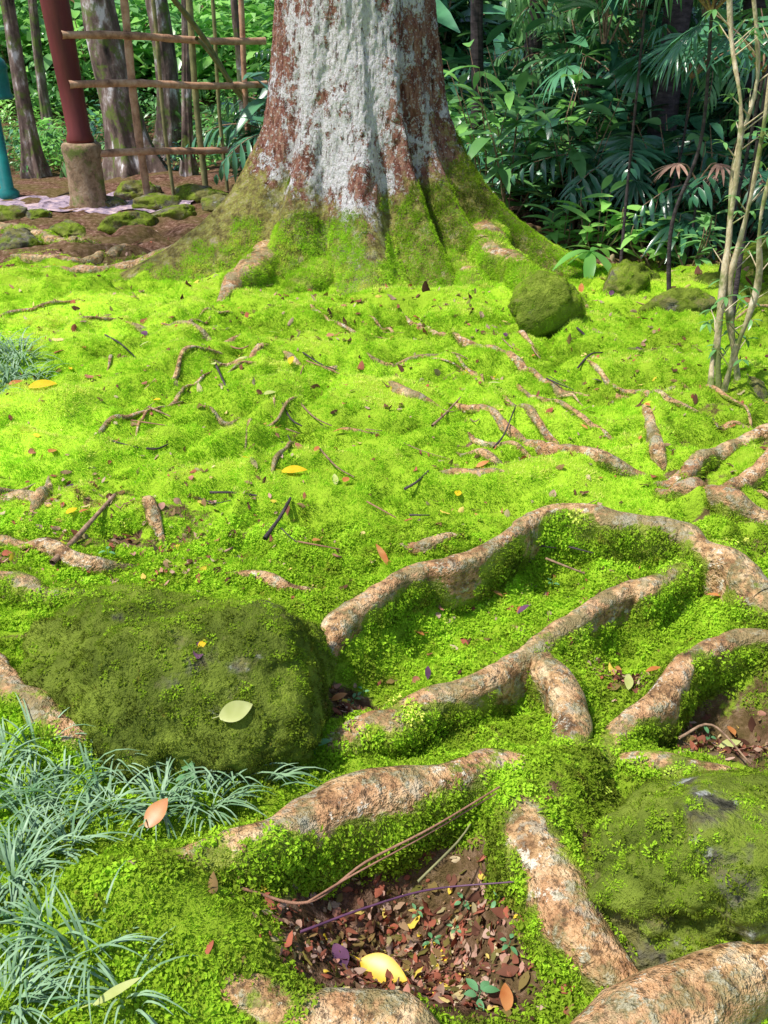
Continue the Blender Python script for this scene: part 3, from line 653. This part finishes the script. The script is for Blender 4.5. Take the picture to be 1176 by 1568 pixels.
M_dry=m_leaf('dry_palm_leaf',(.34,.17,.12),(.56,.36,.28),.6,.2,.2,False,12)
for (px,py,Y,s) in [(1075,235,6.9,1),(1130,260,7.2,.9)]:
    c=W(px,py,Y); o=fan('dry_fan_palm',2,.3,.26,.03,[M_dry,M_twig],True,12); o.location=(c[0],c[1],c[2]-.2); o.scale=(s,s,s)
    mb=MB(); g=float(Hf(c[0],c[1])); addtube(mb,np.array([(0,0,0),(.02,0,(g-c[2]+.2)*.5/s),(0,.02,(g-c[2]+.15)/s)]),[.008,.010,.014],8); mb.obj('stem',[M_tbarkd],parent=o)
for (px,py,s) in [(905,385,1.0)]:
    mb=MB(); c=W(px,py,6.5); g=float(Hf(c[0],c[1]))
    addtube(mb,np.array([(0,0,g-c[2]-.02),(.02,0,(g-c[2])*.5),(0,0,0)]),[.006,.005,.004],6,1)
    for a in range(7):
        V,Fc=leafgeo(.34,.10,8,.2,.8,.02); mb.add(place(V,(0,0,0),a*.9,random.uniform(-.5,.2)),Fc,0)
    o=mb.obj('palm_seedling',[M_leafB,M_twig]); o.location=c
for (pts,nm) in [([(1095,640,3.85),(1100,500,3.9),(1120,330,4.0),(1135,180,4.0),(1120,60,4.1),(1115,-60,4.1)],0),([(1100,640,3.85),(1125,540,3.8),(1160,440,3.8),(1165,330,3.75),(1200,200,3.8)],1),([(1085,635,3.9),(1090,560,4.0),(1112,420,4.1),(1125,250,4.2),(1160,120,4.2),(1150,-50,4.2)],2),([(1130,590,3.9),(1115,450,3.95),(1130,380,3.95),(1150,300,3.9),(1170,190,3.9),(1185,60,3.9)],3)]:
    mb=MB(); Pp=np.array([W(*q) for q in pts]); 
    Pp[0][2]=float(Hf(Pp[0][0],Pp[0][1]))-.03
    addtube(mb,Pp,np.linspace(.017,.008,len(Pp)),10,1,.35)
    for j in range(16):
        t=random.uniform(.1,1)*(len(Pp)-1); i=min(int(t),len(Pp)-2); q=Pp[i]*(1-t+i)+Pp[i+1]*(t-i); a=random.uniform(0,6.28); e=q+np.array([math.cos(a)*.08,math.sin(a)*.08,.07])
        addtube(mb,np.array([q,(q+e)/2,e]),[.004,.003,.002],4,1)
        for l in range(3):
            V,Fc=leafgeo(.06,.022,4,.2,.5); mb.add(place(V,e,a+l*1.2-1.2,random.uniform(-.6,.6)),Fc,0)
    mb.obj('sapling',[M_leafM,M_sap])
# ------------------------------------------------------------------ forest trees behind
def forest_tree(name,px,rad,lean=0,H=9,mt=M_tbark,flare=1.0,Y=None):
    b=np.array([W(px,100,Y)[0],Y,float(H0(W(px,100,Y)[0],Y))])
    zz=np.concatenate([np.arange(-.2,3,.06),np.linspace(3,H,20)]);th=np.linspace(0,6.2832,64,endpoint=False)
    Z,T=np.meshgrid(zz,th,indexing='ij'); sd=int(abs(px))
    r=rad*(1-.05*Z)*(1+.0*T); z0=np.clip(Z,0,9)
    r=r+flare*rad*np.exp(-z0/.35)*(.5+.9*np.clip(np.cos(T*5+sd),0,1)**2)+rad*.15*fbm(np.cos(T)*3,np.sin(T)*3,Z*2,4,sd)
    V=np.stack([r*np.cos(T)+lean*Z+rad*.5*np.sin(Z*1.3+sd),r*np.sin(T),Z],-1).reshape(-1,3)
    mb=MB(); mb.add(V,gridfaces(len(zz),64,True).tolist(),1)
    for i in range(6):
        a=i*1.1+sd; P0=np.array([lean*H*.7,0,H*(.62+.05*i)]);d=np.array([math.cos(a),math.sin(a),.5]); addtube(mb,np.array([P0,P0+d*.8,P0+d*1.6]),[rad*.3,rad*.2,rad*.08],6,1)
        for j in range(40):
            c=P0+d*random.uniform(.8,1.9)+np.random.default_rng(i*60+j).normal(size=3)*.45; V,Fc=leafgeo(.2,.09,3,.2,.4); mb.add(place(V,c,random.uniform(0,6.28),random.uniform(-.6,.4)),Fc,0)
    o=mb.obj(name,[M_leafM,mt]); o.location=b; return o
forest_tree('forest_tree',178,.22,-.01,Y=12.3)
forest_tree('forest_tree',245,.16,.0,Y=14)
forest_tree('forest_tree',30,.09,-.03,Y=12.5)
forest_tree('forest_tree',275,.06,.06,Y=12)
forest_tree('forest_tree',365,.05,.0,Y=12.5)
forest_tree('forest_tree',60,.07,.03,Y=15)
for px,Y,r in [(1040,9.0,.13),(975,10.5,.08),(1150,9.5,.2),(905,12,.1),(730,12,.08),(820,13,.12)]: forest_tree('forest_palm_tree',px,r,random.uniform(-.02,.02),8,M_tbarkd,.3,Y=Y)
# ------------------------------------------------------------------ fence, post, lamp, path
A=G(150,318);B=G(405,290)
fence=empty('bamboo_fence',(A[0],A[1],0))
def ftube(nm,P,r,mt):
    mb=MB(); P=np.array(P,float)-np.array([A[0],A[1],0]); L=np.linalg.norm(P[-1]-P[0]); nn=max(3,int(L/.09)); t=np.linspace(0,1,nn)[:,None]; Q=P[0]*(1-t)+P[-1]*t
    Q+=np.array([.012,.0,.012])*np.sin(t*7+len(nm)); R_=np.full(nn,r)*(1+.12*(np.arange(nn)%4==0)); V,Fc,_,_=tube(Q,R_,10,1,.03,5,2); mb.add(V,Fc); mb.obj(nm,[mt],parent=fence)
AB=B-A
for i,z in enumerate([.52,1.17,1.6]):
    ftube('rail_%d'%i,[A+[ -.1,-.03,z-A[2]],B+np.array([.1,-.03,z-B[2]-.06])],.036,M_bamboo)
for i,(px,py,hh,mt,r) in enumerate([(206,321,2.4,M_bamboo,.040),(308,300,2.4,M_bamboog,.034),(385,290,2.4,M_bamboo,.03),(255,310,2.0,M_bamboog,.02),(350,290,2.2,M_bamboog,.02)]):
    g=G(px,py+2); g=A+AB*((g[0]-A[0])/AB[0]); ftube('picket_%d'%i,[g+[0,.045,-.1],g+[0,.045,hh]],r,mt)
g1=W(255,-20,A[1]+.1);g2=W(372,150,B[1]+.1); ftube('brace',[g1,g2],.028,M_bamboog)
g1=W(300,60,A[1]+.4);g2=W(395,170,B[1]+.3); ftube('brace_b',[g1,g2],.02,M_bamboog)
def lathe(prof,seg=32):
    prof=np.array(prof);th=np.linspace(0,2*np.pi,seg,endpoint=False)
    V=np.stack([prof[:,0,None]*np.cos(th),prof[:,0,None]*np.sin(th),prof[:,1,None]+0*th],-1).reshape(-1,3); return V,gridfaces(len(prof),seg,True)
g=G(138,316); post=empty('red_gate_post',g)
V,Fc=lathe([(.001,.62),(.13,.62),(.14,.66),(.115,.72),(.12,1.2),(.135,1.8),(.14,2.6),(.14,3.4),(.001,3.4)]); V[:,0]-=.04*np.clip(V[:,2]-.7,0,9); mkobj('post_shaft',V,Fc,[M_redpost],parent=post)
V,Fc=lathe([(.001,-.1),(.20,-.1),(.205,.02),(.185,.1),(.18,.45),(.195,.55),(.19,.6),(.17,.625),(.001,.63)],48); nz=fbm(V[:,0]*8,V[:,1]*8,V[:,2]*8,4,5); V[:,:2]*=(1+.10*nz)[:,None]; mkobj('stone_base',V,Fc,[M_conc],parent=post)
g=G(14,302); lamp=empty('garden_lamp_post',g)
zt=W(14,150,g[1])[2]-g[2]
V,Fc=lathe([(.001,-.05),(.12,-.05),(.12,.06),(.07,.10),(.06,zt*.95),(.001,zt)]); mkobj('pole',V,Fc,[M_teal],parent=lamp)
V,Fc=lathe([(.001,zt-.02),(.16,zt-.01),(.165,zt+.02),(.145,zt+.05),(.145,zt+.27),(.16,zt+.29),(.13,zt+.36),(.07,zt+.42),(.03,zt+.45),(.03,zt+.48),(.001,zt+.49)]); mkobj('lantern_head',V,Fc,[M_teal],parent=lamp).location=(.08,0,0)
px_=np.linspace(-9,-2.0,160); pv=np.linspace(0,1,20); PX,PV=np.meshgrid(px_,pv); c0=G(60,318)[1]
PY=c0-.45+1.1*PV+.05*(PX+4)+.14*fbm(PX*2,PV*0,0,3,4)+.12*fbm(PX*6,PV*2,0,3,5); PZ=Hf(PX,PY)*.7+.3*H0(PX,PY)+.014+.03*fbm(PX*4,PY*4,0,3,9)
mkobj('garden_path',np.stack([PX,PY,PZ],-1).reshape(-1,3),gridfaces(20,160),[M_path])
# ------------------------------------------------------------------ mondo grass
mb=MB()
def grass_clump(c,n,L,wd=.006,spread=.05):
    for i in range(n):
        az=random.uniform(0,6.283);l=L*random.uniform(.6,1.2);e=random.uniform(.75,1.45); p=np.array(c)+np.array([math.cos(az),math.sin(az),0])*random.uniform(0,spread); P=[];sd=np.array([-math.sin(az),math.cos(az),0])
        for k in range(7):
            w=wd*(1-(k/6)**2)*.5+.0004; P+=[p-sd*w,p+sd*w]; p=p+np.array([math.cos(az)*math.cos(e),math.sin(az)*math.cos(e),math.sin(e)])*l/6; e-=random.uniform(.22,.42)
        mb.add(P,[(2*k,2*k+1,2*k+3,2*k+2) for k in range(6)])
reg=[(70,1165),(120,1185),(60,1215),(175,1195),(215,1170),(110,1235),(20,1235),(165,1240),(240,1215),(290,1190),(340,1205),(290,1235),(60,1290),(10,1320),(110,1290),(30,1380),(50,1340),(10,1440),(40,1500),(150,1500),(190,1540),(50,1560),(0,1550),(-30,1200),(-40,1300),(-30,1420),(10,1150),(390,1215),(90,1450),(330,1240),(240,1250)]
for (a,b) in reg:
    g=G(a+random.uniform(-20,20),b+random.uniform(-15,15)); grass_clump((g[0],g[1],float(Hf(g[0],g[1]))-.005),28,.145,.0050,.045)
for (a,b) in [(0,560),(25,590),(-20,610),(35,555),(-10,540),(30,575)]:
    for t in range(2):
        g=G(a+random.uniform(-15,15),b+random.uniform(-8,8)); grass_clump((g[0],g[1],float(Hf(g[0],g[1]))),30,.22,.007,.07)
mb.obj('mondo_grass',[M_grass])
# ------------------------------------------------------------------ leaf litter and small plants
lit=[]
for i in range(5):
    V,Fc=leafgeo(1,random.uniform(.4,.75),5,random.uniform(-.7,.8),random.uniform(-1,1),.14); V=V-np.array([.5,0,0]); lit.append(mkobj('litter_%d'%i,V,Fc,[M_litter],None,True,link=False))
P=[];N=[];S=[]
def litter(n,cx,cy,sx,sy,s0,s1):
    x=rng.normal(size=n)*sx+cx;y=rng.normal(size=n)*sy+cy;k=(y>.7);x=x[k];y=y[k]
    z=Hf(x,y)+.010; P.append(np.stack([x,y,z],-1)); nn=gnorm(x,y)+rng.normal(size=(len(x),3))*.4; N.append(nn); S.append(s0+(s1-s0)*rng.random(len(x))**1.8)
for (a,b,n,sp) in [(610,1400,1000,.13),(700,1450,500,.11),(560,1450,300,.09),(540,1080,180,.05),(1110,1110,340,.08),(960,1040,130,.05),(250,860,160,.25),(120,830,200,.3),(900,900,90,.2),(700,1000,60,.2),(850,850,70,.15)]:
    g=G(a,b); litter(n,g[0],g[1],sp,sp*.8,.006,.042)
litter(500,2.6,7.2,1.4,1.2,.05,.13); litter(320,1.5,4.0,.5,.7,.015,.05); litter(300,-2.0,6.5,1.6,1.0,.03,.08); litter(850,-.4,3.4,1.5,.9,.012,.045); litter(480,-1.4,2.7,.7,.25,.010,.04); litter(420,-.2,5.2,1.2,.6,.02,.07)
P=np.vstack(P);N=np.vstack(N);S=np.concatenate(S)
instancer('leaf_litter',P,eulers(N),S,rng.integers(0,5,len(S)),np.full(len(S),.5),lit)
def fallen(px,py,L,Wd,mt,name,az,h=.02,tilt=.15,dr=.2):
    g=G(px,py); z=float(Hf(g[0],g[1])) if h<.1 else g[2]
    g=G(px,py,h) if h>=.1 else g
    V,Fc=leafgeo(L,Wd,10,.2,dr,.008); V=V-np.array([L/2,0,0]); m=MB(); m.add(place(V,(0,0,0),0,tilt,.15),Fc,0)
    m.add(np.array([(-L*.5,-.001,.0),(-L*.5,.001,0),(-L*.72,.001,.004),(-L*.72,-.001,.004)]),[(0,1,2,3)],0)
    o=m.obj(name,[mt]); o.location=(g[0],g[1],(z+.024) if h<.1 else g[2]); o.rotation_euler=(0,0,az); return o
o=fallen(587,1462,.11,.066,M_yellow,'yellow_fallen_leaf',-.5); o.location.z+=.015; o.rotation_euler=(.25,0,-.45)
o=fallen(362,1088,.085,.055,M_lime,'pale_fallen_leaf',.5,.19,.3); o.rotation_euler=(.6,0,.5)
fallen(305,993,.06,.035,M_purple,'purple_fallen_leaf',1.6,.26,.3); fallen(310,985,.035,.02,M_yellow,'yellow_fallen_leaf',1.2,.265,.4)
fallen(70,612,.13,.09,M_yellow,'yellow_fallen_leaf',.3); fallen(452,741,.10,.06,M_yellow,'yellow_fallen_leaf',.1); fallen(718,572,.12,.07,M_yellow,'yellow_fallen_leaf',1.4,.03,.4)
fallen(240,1243,.075,.05,M_redl,'tan_fallen_leaf',1.0,.1,.5); fallen(520,1450,.06,.04,M_purple,'purple_fallen_leaf',2.0); fallen(585,855,.10,.03,M_redl,'red_fallen_leaf',2.0,.03,.5); fallen(115,808,.05,.03,M_yellow,'yellow_fallen_leaf',1.0)
fallen(775,1530,.06,.03,M_redl,'red_fallen_leaf',1.5,.05); fallen(1120,1133,.07,.03,M_lime,'pale_fallen_leaf',.3,.05); fallen(180,1515,.09,.02,M_lime,'pale_fallen_leaf',.6,.1); fallen(655,1040,.06,.02,M_purple,'purple_fallen_leaf',1.5,.05); fallen(890,440,.1,.04,M_redl,'red_fallen_leaf',1.3,.1,.6); fallen(30,612,.07,.04,M_redl,'red_fallen_leaf',.8); fallen(450,1005,.06,.03,M_lime,'pale_fallen_leaf',2.4,.18); fallen(960,1060,.07,.03,M_lime,'pale_fallen_leaf',1.3,.05)
for i in range(46):
    a,b=random.uniform(60,1000),random.uniform(460,860); fallen(a,b,random.uniform(.03,.07),random.uniform(.015,.04),random.choice([M_yellow,M_redl,M_lime,M_redl,M_purple]),'small_fallen_leaf',random.uniform(0,6),.02,random.uniform(-.3,.5))
for (a,b,mt) in [(700,1215,M_redl),(1000,1020,M_redl),(520,1075,M_redl),(470,1330,M_lime),(640,950,M_redl),(800,935,M_purple),(1090,930,M_redl),(330,1155,M_lime),(760,900,M_redl),(160,1100,M_purple),(950,1000,M_redl),(1130,1075,M_redl),(390,1190,M_redl)]: fallen(a,b,.05,.025,mt,'small_fallen_leaf',random.uniform(0,6),.02,random.uniform(-.3,.5))
def stick(pts,r,mt=M_twig,name='twig'):
    P=np.array([G(*q) for q in pts]); P[:,2]=np.maximum(P[:,2],Hf(P[:,0],P[:,1])+r+.006); q=catmull(np.column_stack([P,np.linspace(r,r*.6,len(P))]),.02); V,Fc,_,_=tube(q[:,:3],q[:,3],8,1,.12,30,4); mkobj(name,V,Fc,[mt])
stick([(80,862,.04),(120,820,.05),(176,758,.07)],.011); stick([(405,825,.03),(430,790,.04),(445,765,.04)],.008,M_tbarkd); stick([(370,1372,.05),(470,1382,.06),(560,1320,.14),(660,1268,.16),(765,1205,.16)],.0035,M_vine,'vine')
stick([(370,1372,.05),(365,1330,.1),(378,1290,.14)],.003,M_vine,'vine'); stick([(470,1382,.06),(540,1340,.12),(650,1280,.15),(760,1215,.15)],.0025,M_vine,'vine'); stick([(460,1430,.03),(560,1390,.05),(660,1362,.05),(790,1350,.08)],.003,M_purple,'vine'); stick([(640,1350,.08),(700,1290,.12),(720,1262,.14)],.003,M_bamboog,'vine')
stick([(330,560,.03),(345,590,.04),(350,610,.03)],.006,M_tbarkd); stick([(1040,1130,.05),(1090,1110,.06),(1150,1170,.05)],.004)
for i in range(60):
    a,b=random.uniform(100,1000),random.uniform(480,880); t=random.uniform(-1.2,1.2) if i%2 else random.uniform(.1,.7); l=random.uniform(12,75); stick([(a,b,.02),(a+math.cos(t)*l*.5,b+math.sin(t)*l*.4,.035),(a+math.cos(t)*l,b+math.sin(t)*l*.8,.02)],random.uniform(.002,.006),random.choice([M_twig,M_tbarkd,M_vine]))
mb=MB()
for (a,b,n,s) in [(735,1510,5,.035),(712,1340,4,.022),(665,1370,4,.020),(482,1150,3,.045),(540,1050,4,.02),(760,1370,3,.02),(1095,1085,3,.025),(925,1310,3,.03),(700,1370,4,.016),(640,1330,4,.016),(780,1440,4,.02),(290,1195,4,.03),(555,1035,3,.02),(850,850,3,.025),(165,850,3,.025)]:
    g=G(a,b,.02); z=float(Hf(g[0],g[1]))
    addtube(mb,np.array([(g[0],g[1],z-.01),(g[0],g[1],z+.012),(g[0]+.003,g[1],z+.03)]),[.0015,.0015,.001],4)
    for i in range(n):
        aa=i*6.283/n+a+random.uniform(-.4,.4); V,Fc=leafgeo(s*random.uniform(.7,1.2),s*.55,5,.25,.5); mb.add(place(V,(g[0]+math.cos(aa)*.006,g[1]+math.sin(aa)*.006,z+.03-.004*i),aa,random.uniform(0,.6)),Fc,0)
mb.obj('seedling_leaves',[m_leaf('seedling_leaf',(.10,.30,.11),(.24,.50,.24),.35,.3,.5,False,15)])
# ------------------------------------------------------------------ unseen leaf clusters added to shape sun and shade; tree limbs
SD=np.array([.46,.16,-.87]); SD/=np.linalg.norm(SD)
lit_spots=[(G(130,470),.7),(G(300,600),.9),(G(40,680),.6),(G(450,500),.7),(G(560,470),.7),(G(520,620),.6),(G(1120,850),.4),(G(900,1020),.4),(G(640,900),.4),(G(560,1220),.3),(G(900,1480),.4),(G(230,1400),.3),(G(600,1540),.4),(G(280,1000),.3),(W(520,120,6.6),.6),(W(540,200,6.6),.6),(G(700,700),.4),(G(950,560),.4),(G(1080,1500),.4)]
cl=[blob('canopy_cluster0',.6,150,.16,.07,md_),blob('canopy_cluster1',.5,110,.15,.08,md_)]
P=[]
for k in range(2000):
    z=random.uniform(5,9); x=random.uniform(-14,11);y=random.uniform(-3,20)
    t=z/-SD[2]; gx_=x+SD[0]*t; gy_=y+SD[1]*t
    ok=1.0
    for c,r in lit_spots:
        t2=(z-c[2])/-SD[2]; d=math.hypot(x+SD[0]*t2-c[0],y+SD[1]*t2-c[1]); 
        if d<r+.35: ok=0
    dens=.035 if gy_<7.2 else (.17 if gx_>0.5 else .015)
    if random.random()<dens*ok: P.append((x,y,z))
n_=len(P); print('canopy',n_)
E=rng.uniform(0,6.28,(n_,3)); instancer('shade_canopy',P,E,rng.uniform(.7,1.2,n_),rng.integers(0,2,n_),np.full(n_,.5),cl)
mb=MB()
for i in range(9):
    a=i*.7+.3; d=np.array([math.cos(a),math.sin(a),.35]); P0=np.array([0,0,6.5+i*.3]); addtube(mb,np.array([P0,P0+d*1.5,P0+d*3+np.array([0,0,.4]),P0+d*4.6]),[.2,.14,.09,.03],10)
mb.obj('limbs',[M_trunk],parent=tree)
# ------------------------------------------------------------------ light, world, camera
sun=bpy.data.lights.new('sun','SUN'); sun.energy=5.0; sun.angle=math.radians(1.5); sun.color=(1,.96,.88)
so=bpy.data.objects.new('sun',sun); scene.collection.objects.link(so); so.rotation_euler=Vector(SD).to_track_quat('-Z','Y').to_euler(); so.location=(-6,-4,12)
w=bpy.data.worlds.new('World'); scene.world=w; w.use_nodes=True; nt=w.node_tree; bg=nt.nodes['Background']; sk=nt.nodes.new('ShaderNodeTexSky'); sk.sky_type='NISHITA'; sk.sun_disc=False
sk.sun_elevation=math.asin(-SD[2]); sk.sun_rotation=math.atan2(-SD[0],-SD[1]); nt.links.new(sk.outputs[0],bg.inputs[0]); bg.inputs[1].default_value=.15
cam=bpy.data.cameras.new('camera'); co=bpy.data.objects.new('camera',cam); scene.collection.objects.link(co); co.location=(0,0,CH); co.rotation_euler=(math.radians(90-28),0,0)
cam.sensor_fit='VERTICAL'; cam.sensor_height=24; cam.lens=12/math.tan(math.radians(30)); cam.clip_end=1500; cam.clip_start=.02
scene.camera=co
scene.view_settings.view_transform='Standard'; scene.view_settings.look='None'; scene.view_settings.exposure=0
